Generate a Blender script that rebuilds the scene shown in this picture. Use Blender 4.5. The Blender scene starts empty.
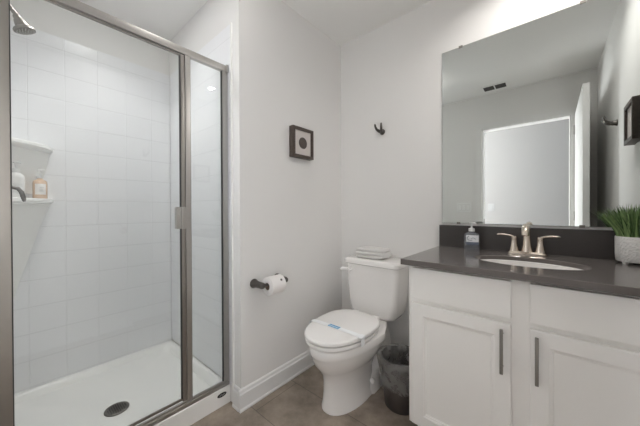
import bpy, bmesh, math, random
from mathutils import Vector, Matrix, noise
random.seed(7)
C = bpy.context.scene.collection
SC = bpy.context.scene
PI = math.pi

# ------------------------------------------------------------------ camera
FPX = 266.18
cam = bpy.data.cameras.new('camera')
cam.sensor_fit = 'HORIZONTAL'
cam.sensor_width = 36.0
cam.lens = 36.0 * FPX / 640.0
cam.shift_y = -1.87 / 640.0
cam.clip_start = 0.02
cam_ob = bpy.data.objects.new('camera', cam)
C.objects.link(cam_ob)
yaw, pitch, roll = math.radians(40.91), math.radians(-0.343), math.radians(-0.235)
fw = Vector((-math.sin(yaw) * math.cos(pitch), math.cos(yaw) * math.cos(pitch), math.sin(pitch)))
rt = Vector((math.cos(yaw), math.sin(yaw), 0))
up = rt.cross(fw)
r2 = rt * math.cos(roll) + up * math.sin(roll)
u2 = -rt * math.sin(roll) + up * math.cos(roll)
M = Matrix((r2, u2, -fw)).transposed().to_4x4()
M.translation = Vector((1.306, -1.7777, 1.1183))
cam_ob.matrix_world = M
SC.camera = cam_ob

# ------------------------------------------------------------------ world, view, hall fill light
w = bpy.data.worlds.new('world')
SC.world = w
w.use_nodes = True
w.node_tree.nodes['Background'].inputs[0].default_value = (0.75, 0.86, 1.0, 1)
w.node_tree.nodes['Background'].inputs[1].default_value = 1.0
SC.view_settings.view_transform = 'Standard'
SC.view_settings.look = 'None'
SC.view_settings.gamma = 1.0
SC.view_settings.use_curve_mapping = False
SC.view_settings.exposure = 1.45
SC.cycles.use_denoising = True
SC.cycles.max_bounces = 16
SC.cycles.diffuse_bounces = 8
SC.cycles.glossy_bounces = 8
SC.cycles.transmission_bounces = 12
SC.cycles.transparent_max_bounces = 24
SC.cycles.caustics_reflective = False
SC.cycles.caustics_refractive = False

VANITY_LAMP = 6.0      # emission strength of the vanity downlight's lens
VANITY_BEAM = 1.9      # watts of its beam
SHOWER_LAMP = 3.2
SHOWER_BEAM = 1.15         # watts of the downlight's beam
BATH_FILL_LAMP = 3.9  # emission strength of the added bathroom fill lamp
HALL_FILL_LAMP = 0.5  # emission strength of the added hall fill lamp
HALL_FILL = 54.0         # watts of the unseen light added behind the hall window

def area(name, loc, rot, sx, sy, power, col):
    l = bpy.data.lights.new(name, 'AREA')
    l.shape = 'RECTANGLE'; l.size = sx; l.size_y = sy
    l.energy = power; l.color = col
    o = bpy.data.objects.new(name, l)
    o.location = loc; o.rotation_euler = rot
    C.objects.link(o)
    return o
area('hall_fill_light', (-.40, -3.16, 1.40), (PI / 2, 0, 0), 1.15, 1.35, HALL_FILL, (1.0, 0.99, 0.98))  # unseen light added to fill the bathroom through the doorway
area('hall_fill_light', (2.35, -3.16, 1.40), (PI / 2, 0, 0), 1.15, 1.35, HALL_FILL * 0.06, (1.0, 0.99, 0.98))  # weaker added fill from the other side, also out of view

# ------------------------------------------------------------------ materials
def mat(name, col, rough=0.5, metal=0.0, bump=None, spec=0.5, noise_col=None, coat=0.0, aniso=None):
    m = bpy.data.materials.new(name); m.use_nodes = True
    nt = m.node_tree; b = nt.nodes['Principled BSDF']
    b.inputs['Base Color'].default_value = (*col, 1)
    b.inputs['Roughness'].default_value = rough
    b.inputs['Metallic'].default_value = metal
    b.inputs['Specular IOR Level'].default_value = spec
    b.inputs['Coat Weight'].default_value = coat
    tc = nt.nodes.new('ShaderNodeTexCoord')
    if noise_col:
        sc, amt = noise_col
        n = nt.nodes.new('ShaderNodeTexNoise'); n.inputs['Scale'].default_value = sc
        n.inputs['Detail'].default_value = 6
        nt.links.new(tc.outputs['Object'], n.inputs['Vector'])
        mx = nt.nodes.new('ShaderNodeMix'); mx.data_type = 'RGBA'
        mx.inputs[6].default_value = (*[max(0, c * (1 - amt)) for c in col], 1)
        mx.inputs[7].default_value = (*[min(1, c * (1 + amt)) for c in col], 1)
        nt.links.new(n.outputs['Fac'], mx.inputs[0])
        nt.links.new(mx.outputs[2], b.inputs['Base Color'])
    if bump:
        sc, st = bump
        n = nt.nodes.new('ShaderNodeTexNoise'); n.inputs['Scale'].default_value = sc
        n.inputs['Detail'].default_value = 4
        nt.links.new(tc.outputs['Object'], n.inputs['Vector'])
        bp = nt.nodes.new('ShaderNodeBump'); bp.inputs['Strength'].default_value = st
        bp.inputs['Distance'].default_value = 0.01
        nt.links.new(n.outputs['Fac'], bp.inputs['Height'])
        nt.links.new(bp.outputs[0], b.inputs['Normal'])
    return m

def emit(name, col, strength):
    m = bpy.data.materials.new(name); m.use_nodes = True
    b = m.node_tree.nodes['Principled BSDF']
    b.inputs['Base Color'].default_value = (0.9, 0.9, 0.9, 1)
    b.inputs['Emission Color'].default_value = (*col, 1)
    b.inputs['Emission Strength'].default_value = strength
    return m

def glass(name, tint=(0.96, 0.975, 0.97), rough=0.0, refl=1.0):
    m = bpy.data.materials.new(name); m.use_nodes = True
    nt = m.node_tree; nt.nodes.clear()
    out = nt.nodes.new('ShaderNodeOutputMaterial')
    tr = nt.nodes.new('ShaderNodeBsdfTransparent'); tr.inputs[0].default_value = (*tint, 1)
    gl = nt.nodes.new('ShaderNodeBsdfGlossy'); gl.inputs['Roughness'].default_value = rough
    # thin-pane reflectance (Schlick), the same from both faces
    g = nt.nodes.new('ShaderNodeNewGeometry')
    vm = nt.nodes.new('ShaderNodeVectorMath'); vm.operation = 'DOT_PRODUCT'
    nt.links.new(g.outputs['Normal'], vm.inputs[0]); nt.links.new(g.outputs['Incoming'], vm.inputs[1])
    c = mth(nt, 'SUBTRACT', 1.0, mth(nt, 'ABSOLUTE', vm.outputs['Value']))
    f = mth(nt, 'ADD', 0.04, mth(nt, 'MULTIPLY', mth(nt, 'POWER', c, 5.0), 0.96))
    mx = nt.nodes.new('ShaderNodeMixShader')
    nt.links.new(mth(nt, 'MULTIPLY', f, refl), mx.inputs[0]); nt.links.new(tr.outputs[0], mx.inputs[1])
    nt.links.new(gl.outputs[0], mx.inputs[2]); nt.links.new(mx.outputs[0], out.inputs[0])
    return m

def pos_axis(nt, axis):
    g = nt.nodes.new('ShaderNodeNewGeometry')
    s = nt.nodes.new('ShaderNodeSeparateXYZ')
    nt.links.new(g.outputs['Position'], s.inputs[0])
    return s.outputs[axis]

def mth(nt, op, a, b=None):
    n = nt.nodes.new('ShaderNodeMath'); n.operation = op
    for i, x in enumerate((a, b)):
        if x is None: continue
        if isinstance(x, (int, float)): n.inputs[i].default_value = x
        else: nt.links.new(x, n.inputs[i])
    return n.outputs[0]

def tile_mat(name, axis, off_h, per_h, off_z, per_z):
    """moulded wall tile: soft grooves on a regular grid"""
    m = mat(name, (0.79, 0.795, 0.81), 0.28, 0, None, 0.5)
    nt = m.node_tree; b = nt.nodes['Principled BSDF']
    def groove(sock, off, per):
        f = mth(nt, 'FRACT', mth(nt, 'DIVIDE', mth(nt, 'SUBTRACT', sock, off - 50 * per), per))
        d = mth(nt, 'MULTIPLY', mth(nt, 'ABSOLUTE', mth(nt, 'SUBTRACT', f, 0.5)), -2.0)
        d = mth(nt, 'ADD', d, 1.0)                     # 0 on the line, 1 in the middle
        mr = nt.nodes.new('ShaderNodeMapRange'); mr.interpolation_type = 'SMOOTHSTEP'
        mr.inputs[1].default_value = 0.0; mr.inputs[2].default_value = 0.035
        nt.links.new(d, mr.inputs[0])
        return mr.outputs[0]
    gv = groove(pos_axis(nt, axis), off_h, per_h); gz = groove(pos_axis(nt, 2), off_z, per_z)
    h = mth(nt, 'MINIMUM', gv, gz)
    hc = mth(nt, 'MINIMUM', mth(nt, 'ADD', mth(nt, 'MULTIPLY', gv, .3), .7), gz)
    bp = nt.nodes.new('ShaderNodeBump'); bp.inputs['Strength'].default_value = 0.35
    bp.inputs['Distance'].default_value = 0.004
    nt.links.new(h, bp.inputs['Height']); nt.links.new(bp.outputs[0], b.inputs['Normal'])
    mx = nt.nodes.new('ShaderNodeMix'); mx.data_type = 'RGBA'
    mx.inputs[6].default_value = (0.64, 0.645, 0.655, 1); mx.inputs[7].default_value = (0.79, 0.795, 0.81, 1)
    nt.links.new(hc, mx.inputs[0]); nt.links.new(mx.outputs[2], b.inputs['Base Color'])
    return m

def floor_mat():
    m = mat('floor_tile', (0.3, 0.26, 0.23), 0.42)
    nt = m.node_tree; b = nt.nodes['Principled BSDF']
    g = nt.nodes.new('ShaderNodeNewGeometry')
    mp = nt.nodes.new('ShaderNodeMapping')
    mp.inputs['Location'].default_value = (0.2375, 0.90 + 3.1, 0)
    nt.links.new(g.outputs['Position'], mp.inputs['Vector'])
    br = nt.nodes.new('ShaderNodeTexBrick')
    br.offset = 0.5; br.offset_frequency = 2; br.squash = 1.0
    br.inputs['Scale'].default_value = 1.0
    br.inputs['Brick Width'].default_value = 0.61
    br.inputs['Row Height'].default_value = 0.31
    br.inputs['Mortar Size'].default_value = 0.0022
    br.inputs['Mortar Smooth'].default_value = 0.3
    br.inputs['Color1'].default_value = (0.285, 0.235, 0.19, 1)
    br.inputs['Color2'].default_value = (0.345, 0.285, 0.235, 1)
    br.inputs['Mortar'].default_value = (0.15, 0.125, 0.105, 1)
    nt.links.new(mp.outputs[0], br.inputs['Vector'])
    n = nt.nodes.new('ShaderNodeTexNoise'); n.inputs['Scale'].default_value = 5.5; n.inputs['Detail'].default_value = 8
    n.inputs['Roughness'].default_value = 0.65
    nt.links.new(g.outputs['Position'], n.inputs['Vector'])
    mr = nt.nodes.new('ShaderNodeMapRange'); mr.inputs[1].default_value = 0.3; mr.inputs[2].default_value = 0.7
    mr.inputs[3].default_value = 0.55; mr.inputs[4].default_value = 1.38
    nt.links.new(n.outputs['Fac'], mr.inputs[0])
    mx = nt.nodes.new('ShaderNodeMix'); mx.data_type = 'RGBA'; mx.blend_type = 'MULTIPLY'; mx.inputs[0].default_value = 1
    nt.links.new(br.outputs['Color'], mx.inputs[6]); nt.links.new(mr.outputs[0], mx.inputs[7])
    nt.links.new(mx.outputs[2], b.inputs['Base Color'])
    bp = nt.nodes.new('ShaderNodeBump'); bp.inputs['Strength'].default_value = 0.5; bp.inputs['Distance'].default_value = 0.002
    bp.invert = True
    nt.links.new(br.outputs['Fac'], bp.inputs['Height']); nt.links.new(bp.outputs[0], b.inputs['Normal'])
    return m

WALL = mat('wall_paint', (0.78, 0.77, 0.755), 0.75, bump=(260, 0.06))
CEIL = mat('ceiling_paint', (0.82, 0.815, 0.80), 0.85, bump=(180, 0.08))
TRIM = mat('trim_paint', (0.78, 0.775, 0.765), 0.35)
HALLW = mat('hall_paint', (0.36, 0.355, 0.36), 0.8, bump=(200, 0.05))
FLOOR = floor_mat()
CARPET = mat('hall_carpet', (0.42, 0.38, 0.34), 0.95, bump=(600, 0.4))
TILE_Y = tile_mat('shower_tile_back', 1, -1.248, 0.157, 1.178, 0.1545)
TILE_X = tile_mat('shower_tile_end', 0, -0.97, 0.157, 1.178, 0.1545)
ACRYL = mat('white_acrylic', (0.88, 0.875, 0.85), 0.22)
NICKEL = mat('brushed_nickel_frame', (0.50, 0.485, 0.465), 0.36, 1.0, bump=(90, 0.03))
NICKEL_D = mat('dark_nickel', (0.26, 0.245, 0.225), 0.38, 1.0)
FAUCET = mat('satin_nickel', (0.66, 0.58, 0.50), 0.27, 1.0)
PULL = mat('pull_nickel', (0.25, 0.24, 0.225), 0.42, 0.8)
BRONZE = mat('dark_pewter', (0.13, 0.12, 0.11), 0.4, 0.85)
GASKET = mat('grey_gasket', (0.06, 0.06, 0.06), 0.7)
PANE = glass('clear_glass', (0.975, 0.985, 0.98))
PORC = mat('white_porcelain', (0.85, 0.83, 0.81), 0.12, coat=0.3)
SEATM = mat('white_seat_plastic', (0.88, 0.865, 0.85), 0.25)
CABW = mat('white_cabinet_paint', (0.885, 0.872, 0.85), 0.42)
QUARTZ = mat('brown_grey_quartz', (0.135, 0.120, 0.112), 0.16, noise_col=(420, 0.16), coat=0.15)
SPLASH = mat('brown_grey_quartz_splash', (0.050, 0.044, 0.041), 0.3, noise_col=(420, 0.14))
MIRROR = mat('mirror_silver', (0.80, 0.835, 0.82), 0.0, 1.0)
MIREDGE = mat('mirror_edge', (0.30, 0.34, 0.33), 0.3)
FRAMEW = mat('dark_wood', (0.075, 0.055, 0.045), 0.45, noise_col=(60, 0.35))
MATB = mat('pinkish_mat_board', (0.66, 0.61, 0.585), 0.9)
STONE = mat('brown_sand_dollar', (0.105, 0.085, 0.075), 0.85, bump=(140, 0.6), noise_col=(80, 0.3))
TOWEL = mat('white_terry', (0.82, 0.81, 0.79), 0.95, bump=(700, 0.55))
PAPER = mat('white_tissue', (0.84, 0.815, 0.80), 0.95, bump=(160, 0.15))
CARD = mat('cardboard_core', (0.22, 0.16, 0.12), 0.9)
BINM = mat('dark_bin_plastic', (0.055, 0.046, 0.042), 0.5, bump=(50, 0.1))
PLAST = mat('white_plastic', (0.82, 0.82, 0.81), 0.35)
BLUE = mat('blue_print', (0.10, 0.36, 0.60), 0.6)
STRIP = mat('paper_strip', (0.86, 0.875, 0.89), 0.7)
BLACK = mat('black_badge', (0.012, 0.012, 0.012), 0.35)
GREY = mat('pale_grey_print', (0.60, 0.60, 0.58), 0.5)
SLOT = mat('dark_vent', (0.05, 0.05, 0.048), 0.8)

def blade_mat():
    m = mat('grass_blades', (0.07, 0.16, 0.035), 0.5)
    nt = m.node_tree; b = nt.nodes['Principled BSDF']
    g = nt.nodes.new('ShaderNodeNewGeometry')
    cr = nt.nodes.new('ShaderNodeValToRGB')
    cr.color_ramp.elements[0].color = (0.018, 0.065, 0.012, 1)
    cr.color_ramp.elements[1].color = (0.34, 0.50, 0.20, 1)
    nt.links.new(g.outputs['Random Per Island'], cr.inputs[0])
    nt.links.new(cr.outputs[0], b.inputs['Base Color'])
    return m
GRASS = blade_mat()

def pot_mat():
    m = mat('white_textured_ceramic', (0.74, 0.73, 0.71), 0.45)
    nt = m.node_tree; b = nt.nodes['Principled BSDF']
    tc = nt.nodes.new('ShaderNodeTexCoord')
    v = nt.nodes.new('ShaderNodeTexVoronoi'); v.inputs['Scale'].default_value = 130
    nt.links.new(tc.outputs['Object'], v.inputs['Vector'])
    bp = nt.nodes.new('ShaderNodeBump'); bp.inputs['Strength'].default_value = 0.8; bp.inputs['Distance'].default_value = 0.004
    nt.links.new(v.outputs['Distance'], bp.inputs['Height']); nt.links.new(bp.outputs[0], b.inputs['Normal'])
    return m
POTM = pot_mat()

def bag_mat():
    m = bpy.data.materials.new('translucent_liner'); m.use_nodes = True
    nt = m.node_tree; nt.nodes.clear()
    out = nt.nodes.new('ShaderNodeOutputMaterial')
    tr = nt.nodes.new('ShaderNodeBsdfTransparent'); tr.inputs[0].default_value = (0.8, 0.8, 0.79, 1)
    gl = nt.nodes.new('ShaderNodeBsdfPrincipled'); gl.inputs['Base Color'].default_value = (0.36, 0.35, 0.34, 1)
    gl.inputs['Roughness'].default_value = 0.3
    mx = nt.nodes.new('ShaderNodeMixShader')
    tc = nt.nodes.new('ShaderNodeTexCoord'); nz = nt.nodes.new('ShaderNodeTexNoise'); nz.inputs['Scale'].default_value = 13; nz.inputs['Detail'].default_value = 5
    nz.inputs['Distortion'].default_value = 1.5
    nt.links.new(tc.outputs['Object'], nz.inputs['Vector'])
    mr = nt.nodes.new('ShaderNodeMapRange'); mr.inputs[1].default_value = .35; mr.inputs[2].default_value = .7; mr.inputs[3].default_value = .34; mr.inputs[4].default_value = .52
    nt.links.new(nz.outputs['Fac'], mr.inputs[0]); nt.links.new(mr.outputs[0], mx.inputs[0])
    bp = nt.nodes.new('ShaderNodeBump'); bp.inputs['Strength'].default_value = .45; bp.inputs['Distance'].default_value = .006
    nt.links.new(nz.outputs['Fac'], bp.inputs['Height']); nt.links.new(bp.outputs[0], gl.inputs['Normal'])
    nt.links.new(tr.outputs[0], mx.inputs[1]); nt.links.new(gl.outputs[0], mx.inputs[2])
    nt.links.new(mx.outputs[0], out.inputs[0])
    return m
BAG = bag_mat()

def liquid_mat(name, col, alpha):
    """clear bottle with tinted soap in it"""
    m = bpy.data.materials.new(name); m.use_nodes = True
    nt = m.node_tree; b = nt.nodes['Principled BSDF']
    b.inputs['Base Color'].default_value = (*col, 1); b.inputs['Roughness'].default_value = 0.08
    tr = nt.nodes.new('ShaderNodeBsdfTransparent'); tr.inputs[0].default_value = (*[0.5 + 0.5 * c for c in col], 1)
    mx = nt.nodes.new('ShaderNodeMixShader'); mx.inputs[0].default_value = alpha
    nt.links.new(tr.outputs[0], mx.inputs[1]); nt.links.new(b.outputs[0], mx.inputs[2])
    nt.links.new(mx.outputs[0], nt.nodes['Material Output'].inputs[0])
    return m
AMBER = liquid_mat('amber_soap', (0.86, 0.64, 0.46), 0.75)
CLEARS = liquid_mat('clear_blue_soap', (0.50, 0.53, 0.57), 0.30)

# ------------------------------------------------------------------ mesh helpers
class MB:
    def __init__(s): s.bm = bmesh.new()
    def box(s, x0, x1, y0, y1, z0, z1, bev=0.0, seg=2):
        t = bmesh.new()
        bmesh.ops.create_cube(t, size=1)
        for v in t.verts:
            v.co = Vector((x0 + (v.co.x + .5) * (x1 - x0), y0 + (v.co.y + .5) * (y1 - y0), z0 + (v.co.z + .5) * (z1 - z0)))
        if bev > 0:
            bmesh.ops.bevel(t, geom=t.edges[:], offset=bev, segments=seg, affect='EDGES', profile=0.7)
        s.merge(t); return s
    def merge(s, t, mat4=None):
        if mat4 is not None: bmesh.ops.transform(t, matrix=mat4, verts=t.verts)
        me = bpy.data.meshes.new('tmp'); t.to_mesh(me); t.free()
        s.bm.from_mesh(me); bpy.data.meshes.remove(me)
    def lathe(s, prof, seg=32, loc=(0, 0, 0), axis=(0, 0, 1), sx=1, sy=1):
        t = bmesh.new(); rings = []
        for r, z in prof:
            if r < 1e-6: rings.append([t.verts.new((0, 0, z))])
            else: rings.append([t.verts.new((r * sx * math.cos(2 * PI * k / seg), r * sy * math.sin(2 * PI * k / seg), z)) for k in range(seg)])
        s._skin(t, rings, seg)
        q = Vector((0, 0, 1)).rotation_difference(Vector(axis).normalized()).to_matrix().to_4x4()
        s.merge(t, Matrix.Translation(loc) @ q); return s
    @staticmethod
    def _skin(t, rings, seg, closed=True):
        for a, b in zip(rings, rings[1:]):
            for k in range(seg if closed else seg - 1):
                k2 = (k + 1) % seg
                if len(a) == 1 and len(b) == 1: continue
                if len(a) == 1: t.faces.new((a[0], b[k2], b[k]))
                elif len(b) == 1: t.faces.new((a[k], a[k2], b[0]))
                else: t.faces.new((a[k], a[k2], b[k2], b[k]))
        bmesh.ops.recalc_face_normals(t, faces=t.faces)
    def loft(s, rings, cap0=True, cap1=True):
        t = bmesh.new(); R = [[t.verts.new(p) for p in r] for r in rings]
        n = len(R[0])
        s._skin(t, R, n)
        if cap0: t.faces.new(R[0][::-1])
        if cap1: t.faces.new(R[-1])
        bmesh.ops.recalc_face_normals(t, faces=t.faces)
        s.merge(t); return s
    def tube(s, pts, rad, seg=12, flat=None):
        pts = [Vector(p) for p in pts]; n = len(pts)
        if not isinstance(rad, (list, tuple)): rad = [rad] * n
        rings = []; prev = None
        for i, p in enumerate(pts):
            d = (pts[min(i + 1, n - 1)] - pts[max(i - 1, 0)]).normalized()
            if prev is None:
                a = Vector((0, 0, 1)) if abs(d.z) < .9 else Vector((1, 0, 0))
                prev = d.cross(a).normalized()
            x = (prev - d * prev.dot(d)).normalized(); y = d.cross(x); prev = x
            f = flat if flat else 1.0
            rings.append([p + (x * math.cos(2 * PI * k / seg) + y * f * math.sin(2 * PI * k / seg)) * rad[i] for k in range(seg)])
        s.loft(rings); return s
    def prism(s, poly, d0, d1, axis='y', bev=0.0):
        """poly in the plane across the axis; axis y: (x,z), x: (y,z), z: (x,y)"""
        def P(a, b, d):
            return {'y': (a, d, b), 'x': (d, a, b), 'z': (a, b, d)}[axis]
        t = bmesh.new()
        A = [t.verts.new(P(a, b, d0)) for a, b in poly]; B = [t.verts.new(P(a, b, d1)) for a, b in poly]
        n = len(poly)
        t.faces.new(A[::-1]); t.faces.new(B)
        for k in range(n): t.faces.new((A[k], A[(k + 1) % n], B[(k + 1) % n], B[k]))
        bmesh.ops.recalc_face_normals(t, faces=t.faces)
        if bev: bmesh.ops.bevel(t, geom=t.edges[:], offset=bev, segments=2, affect='EDGES')
        s.merge(t); return s
    def build(s, name, m, parent=None, smooth=None, sub=0, loc=None):
        me = bpy.data.meshes.new(name); s.bm.to_mesh(me); s.bm.free()
        if isinstance(m, (list, tuple)):
            for x in m: me.materials.append(x)
        else: me.materials.append(m)
        o = bpy.data.objects.new(name, me); C.objects.link(o)
        if parent is not None:
            o.parent = parent
            # meshes are written in world coordinates; bring them into the parent's frame
            base = Vector((0, 0, 0)); p = parent
            while p is not None:
                base += p.location; p = p.parent
            me.transform(Matrix.Translation(-base))
        if smooth:
            for f in me.polygons: f.use_smooth = True
            me.set_sharp_from_angle(angle=math.radians(smooth))
        if sub:
            md = o.modifiers.new('subsurf', 'SUBSURF'); md.levels = sub; md.render_levels = sub
        return o

def tag(o, label=None, cat=None, group=None, kind=None):
    if label: o['label'] = label
    if cat: o['category'] = cat
    if group: o['group'] = group
    if kind: o['kind'] = kind
    return o
def thing(name, loc, label, cat, group=None):
    o = bpy.data.objects.new(name, None); o.empty_display_size = 0.05
    o.location = loc; C.objects.link(o)
    return tag(o, label, cat, group)
def struct(name, mb, m, smooth=None):
    return tag(mb.build(name, m, None, smooth), kind='structure')

# ------------------------------------------------------------------ room shell
H = 2.46; W = 1.642; D = -1.893; SB = -1.0; HY = -3.05
struct('floor', MB().box(SB, W, D - 0.115, 0, -0.1, 0), FLOOR)
struct('floor_hall', MB().box(-1.3, 3.2, HY, D - 0.115, -0.1, 0), CARPET)
struct('ceiling', MB().box(SB - .1, W + .1, D - 0.115, 0.1, H, H + 0.1), CEIL)
struct('ceiling_hall', MB().box(-1.3, 3.2, HY, D - 0.115, H, H + 0.1), CEIL)
struct('wall_back', MB().box(0, W, 0, 0.1, -0.1, H), WALL)
wl = MB(); wl.box(-0.12, 0, -0.95, 0.1, -0.1, H); wl.box(SB - .1, -0.12, -0.95, -0.85, -0.1, H)
struct('wall_left', wl, WALL)
struct('wall_shower', MB().box(SB - .1, SB, D, -0.95, -0.1, H), WALL)
struct('wall_right', MB().box(W, W + .1, D - .115, 0.1, -0.1, H), WALL)
DX0, DX1, DZ = 0.681, 1.467, 2.065
wf = MB(); wf.box(SB - .1, -.03, D - .115, D, -0.1, H); wf.box(.21, DX0, D - .115, D, -0.1, H); wf.box(-.03, .21, D - .115, D, -0.1, .95); wf.box(-.03, .21, D - .115, D, 2.05, H); wf.box(DX1, W, D - .115, D, -0.1, H); wf.box(DX0, DX1, D - .115, D, DZ, H)
struct('wall_front', wf, WALL)
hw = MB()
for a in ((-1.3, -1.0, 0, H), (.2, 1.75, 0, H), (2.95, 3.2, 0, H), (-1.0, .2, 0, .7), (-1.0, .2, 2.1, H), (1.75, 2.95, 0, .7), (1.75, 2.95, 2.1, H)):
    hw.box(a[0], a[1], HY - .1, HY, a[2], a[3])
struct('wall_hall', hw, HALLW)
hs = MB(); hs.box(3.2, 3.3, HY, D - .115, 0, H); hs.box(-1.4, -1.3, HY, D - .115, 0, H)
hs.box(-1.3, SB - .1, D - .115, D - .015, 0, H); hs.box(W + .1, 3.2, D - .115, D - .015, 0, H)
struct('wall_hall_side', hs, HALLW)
for i_, (x0, x1) in enumerate(((-1.0, .2), (1.75, 2.95))):
    wn = MB()
    for a in ((x0, x0 + .04, .7, 2.1), (x1 - .04, x1, .7, 2.1), (x0 + .04, x1 - .04, .7, .74), (x0 + .04, x1 - .04, 2.06, 2.1), (x0 + .04, x1 - .04, 1.385, 1.415)):
        wn.box(a[0], a[1], HY - .07, HY - .03, a[2], a[3])
    struct('fill_window_%d' % (i_ + 1), wn, TRIM)  # unseen frames added around the hall fill lights

wn = MB()
for a in ((-.03, -.012, .95, 2.05), (.192, .21, .95, 2.05), (-.012, .192, .95, .968), (-.012, .192, 2.032, 2.05)):
    wn.box(a[0], a[1], D - .09, D - .02, a[2], a[3])
win = struct('fill_window_3', wn, TRIM)  # unseen window, made up to let softer fill into the room
FROST = bpy.data.materials.new('frosted_glass'); FROST.use_nodes = True
_n = FROST.node_tree; _t = _n.nodes.new('ShaderNodeBsdfTranslucent'); _t.inputs[0].default_value = (.93, .94, .94, 1)
_g = _n.nodes.new('ShaderNodeBsdfGlossy'); _g.inputs['Roughness'].default_value = .25
_m = _n.nodes.new('ShaderNodeMixShader'); _m.inputs[0].default_value = .06
_n.links.new(_t.outputs[0], _m.inputs[1]); _n.links.new(_g.outputs[0], _m.inputs[2]); _n.links.new(_m.outputs[0], _n.nodes['Material Output'].inputs[0])
MB().box(-.012, .192, D - .058, D - .052, .968, 2.032).build('frosted_fill_pane', FROST, win)  # added pane that diffuses the fill light from the hall
# doorway jamb lining and casing
jm = MB()
jm.box(DX0, DX0 + .018, D - .115, D, 0, DZ); jm.box(DX1 - .018, DX1, D - .115, D, 0, DZ); jm.box(DX0 + .018, DX1 - .018, D - .115, D, DZ - .018, DZ)
for y0, y1 in ((D, D + .014), (D - .129, D - .115)):
    jm.box(DX0 - .055, DX0 + .006, y0, y1, 0, DZ - .006, .003); jm.box(DX1 - .006, DX1 + .055, y0, y1, 0, DZ - .006, .003)
    jm.box(DX0 - .055, DX1 + .055, y0, y1, DZ - .006, DZ + .055, .003)
struct('trim_1', jm, TRIM)
st = tag(MB().box(DX0 + .018, DX0 + .0205, D - .085, D - .055, .90, 1.0).build('strike_plate', NICKEL_D), 'small dark strike plate on the doorway jamb seen in the mirror', 'strike plate')

# open door leaf against the right wall
dl = MB(); LX0, LX1, LY1 = 1.486, 1.524, -1.03
dl.box(LX0, LX1, D + .02, LY1, 0.012, 2.05, .002)
door = struct('door_1', dl, TRIM)
kb = MB()
kb.lathe([(0, 0), (.03, 0), (.032, .004), (.028, .008), (.011, .012), (.011, .018), (.02, .022), (.026, .031), (.027, .038), (.021, .047), (0, .05)], 24, (LX0, LY1 - .070, .93), (-1, 0, 0))
kb.build('door_knob', FAUCET, door, 40)
for z in (.2, 1.0, 1.85):
    MB().lathe([(0, 0), (.007, 0), (.007, .09), (0, .09)], 12, (LX0 - .004, D + .022, z)).build('hinge', NICKEL, door, 40)

# baseboards: stepped profile with a small shoe strip
def baseboard(name, p0, p1, nrm):
    prof = [(0, 0), (.020, 0), (.020, .010), (.015, .016), (.0145, .092), (.010, .098), (.008, .112), (.003, .118), (0, .118)]
    p0, p1, n = Vector(p0), Vector(p1), Vector(nrm)
    mb = MB()
    mb.loft([[p0 + n * a + Vector((0, 0, b)) for a, b in prof], [p1 + n * a + Vector((0, 0, b)) for a, b in prof]])
    return struct(name, mb, TRIM)
baseboard('baseboard_left', (0, -.968, 0), (0, 0, 0), (1, 0, 0))
baseboard('baseboard_return', (-.062, -.95, 0), (.0, -.95, 0), (0, -1, 0))
baseboard('baseboard_back', (.021, 0, 0), (.79, 0, 0), (0, -1, 0))
baseboard('baseboard_front', (-.08, D, 0), (DX0 - .056, D, 0), (0, 1, 0))
baseboard('baseboard_right', (W, D + .02, 0), (W, -.62, 0), (-1, 0, 0))
baseboard('baseboard_hall', (-1.3, HY, 0), (3.2, HY, 0), (0, 1, 0))

# ------------------------------------------------------------------ lamps of the place, and added fill lamps
VLX, VLY = 1.273, -.341
vl = thing('vanity_downlight', (VLX, VLY, H), 'round recessed downlight in the ceiling above the vanity', 'ceiling lamp')
MB().lathe([(.042, H - .001), (.062, H - .001), (.062, H - .007), (.040, H - .010), (.038, H - .001)], 32, (VLX, VLY, 0)).build('trim_ring', PLAST, vl, 40)
MB().lathe([(0, H - .0040), (.0375, H - .0040), (.0375, H - .0012), (0, H - .0012)], 32, (VLX, VLY, 0)).build('lens', emit('lit_vanity_lens', (1.0, 0.965, 0.93), VANITY_LAMP), vl, 40)

vbl = bpy.data.lights.new('vanity_beam', 'AREA'); vbl.shape = 'DISK'; vbl.size = .05; vbl.energy = VANITY_BEAM; vbl.spread = math.radians(150); vbl.color = (1, .965, .93)
vbo = bpy.data.objects.new('vanity_beam', vbl); vbo.location = (VLX, VLY, H - .012); C.objects.link(vbo)

sl = thing('shower_downlight', (-.43, -1.42, H), 'round recessed downlight in the ceiling over the shower', 'ceiling lamp')
MB().lathe([(.065, H - .001), (.085, H - .001), (.085, H - .007), (.063, H - .009), (.060, H - .001)], 32, (-.43, -1.42, 0)).build('trim_ring', PLAST, sl, 40)
MB().lathe([(0, H - .0035), (.0600, H - .0035), (.0600, H - .0012), (0, H - .0012)], 32, (-.43, -1.42, 0)).build('lens', emit('lit_lens', (1, .99, .98), SHOWER_LAMP * 6), sl, 40)

cl = thing('bath_fill_lamp', (.30, -1.15, H), 'added unseen ceiling light filling the bathroom, between shower and toilet', 'ceiling lamp')  # added to brighten the room, placed outside the view and the mirror
MB().lathe([(0, H - .001), (.11, H - .001), (.11, H - .02), (.105, H - .022), (0, H - .022)], 40, (.30, -1.15, 0)).build('base', PLAST, cl, 40)
MB().lathe([(.102, H - .0225), (.098, H - .04), (.08, H - .055), (.04, H - .064), (0, H - .066)], 40, (.30, -1.15, 0)).build('dome', emit('bath_fill_dome', (1, .97, .94), BATH_FILL_LAMP), cl, 60)

bl = bpy.data.lights.new('shower_beam', 'AREA'); bl.shape = 'DISK'; bl.size = .11; bl.energy = SHOWER_BEAM; bl.spread = math.radians(115); bl.color = (1, .995, .99)
bo = bpy.data.objects.new('shower_beam', bl); bo.location = (-.43, -1.42, H - .012); C.objects.link(bo)

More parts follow.
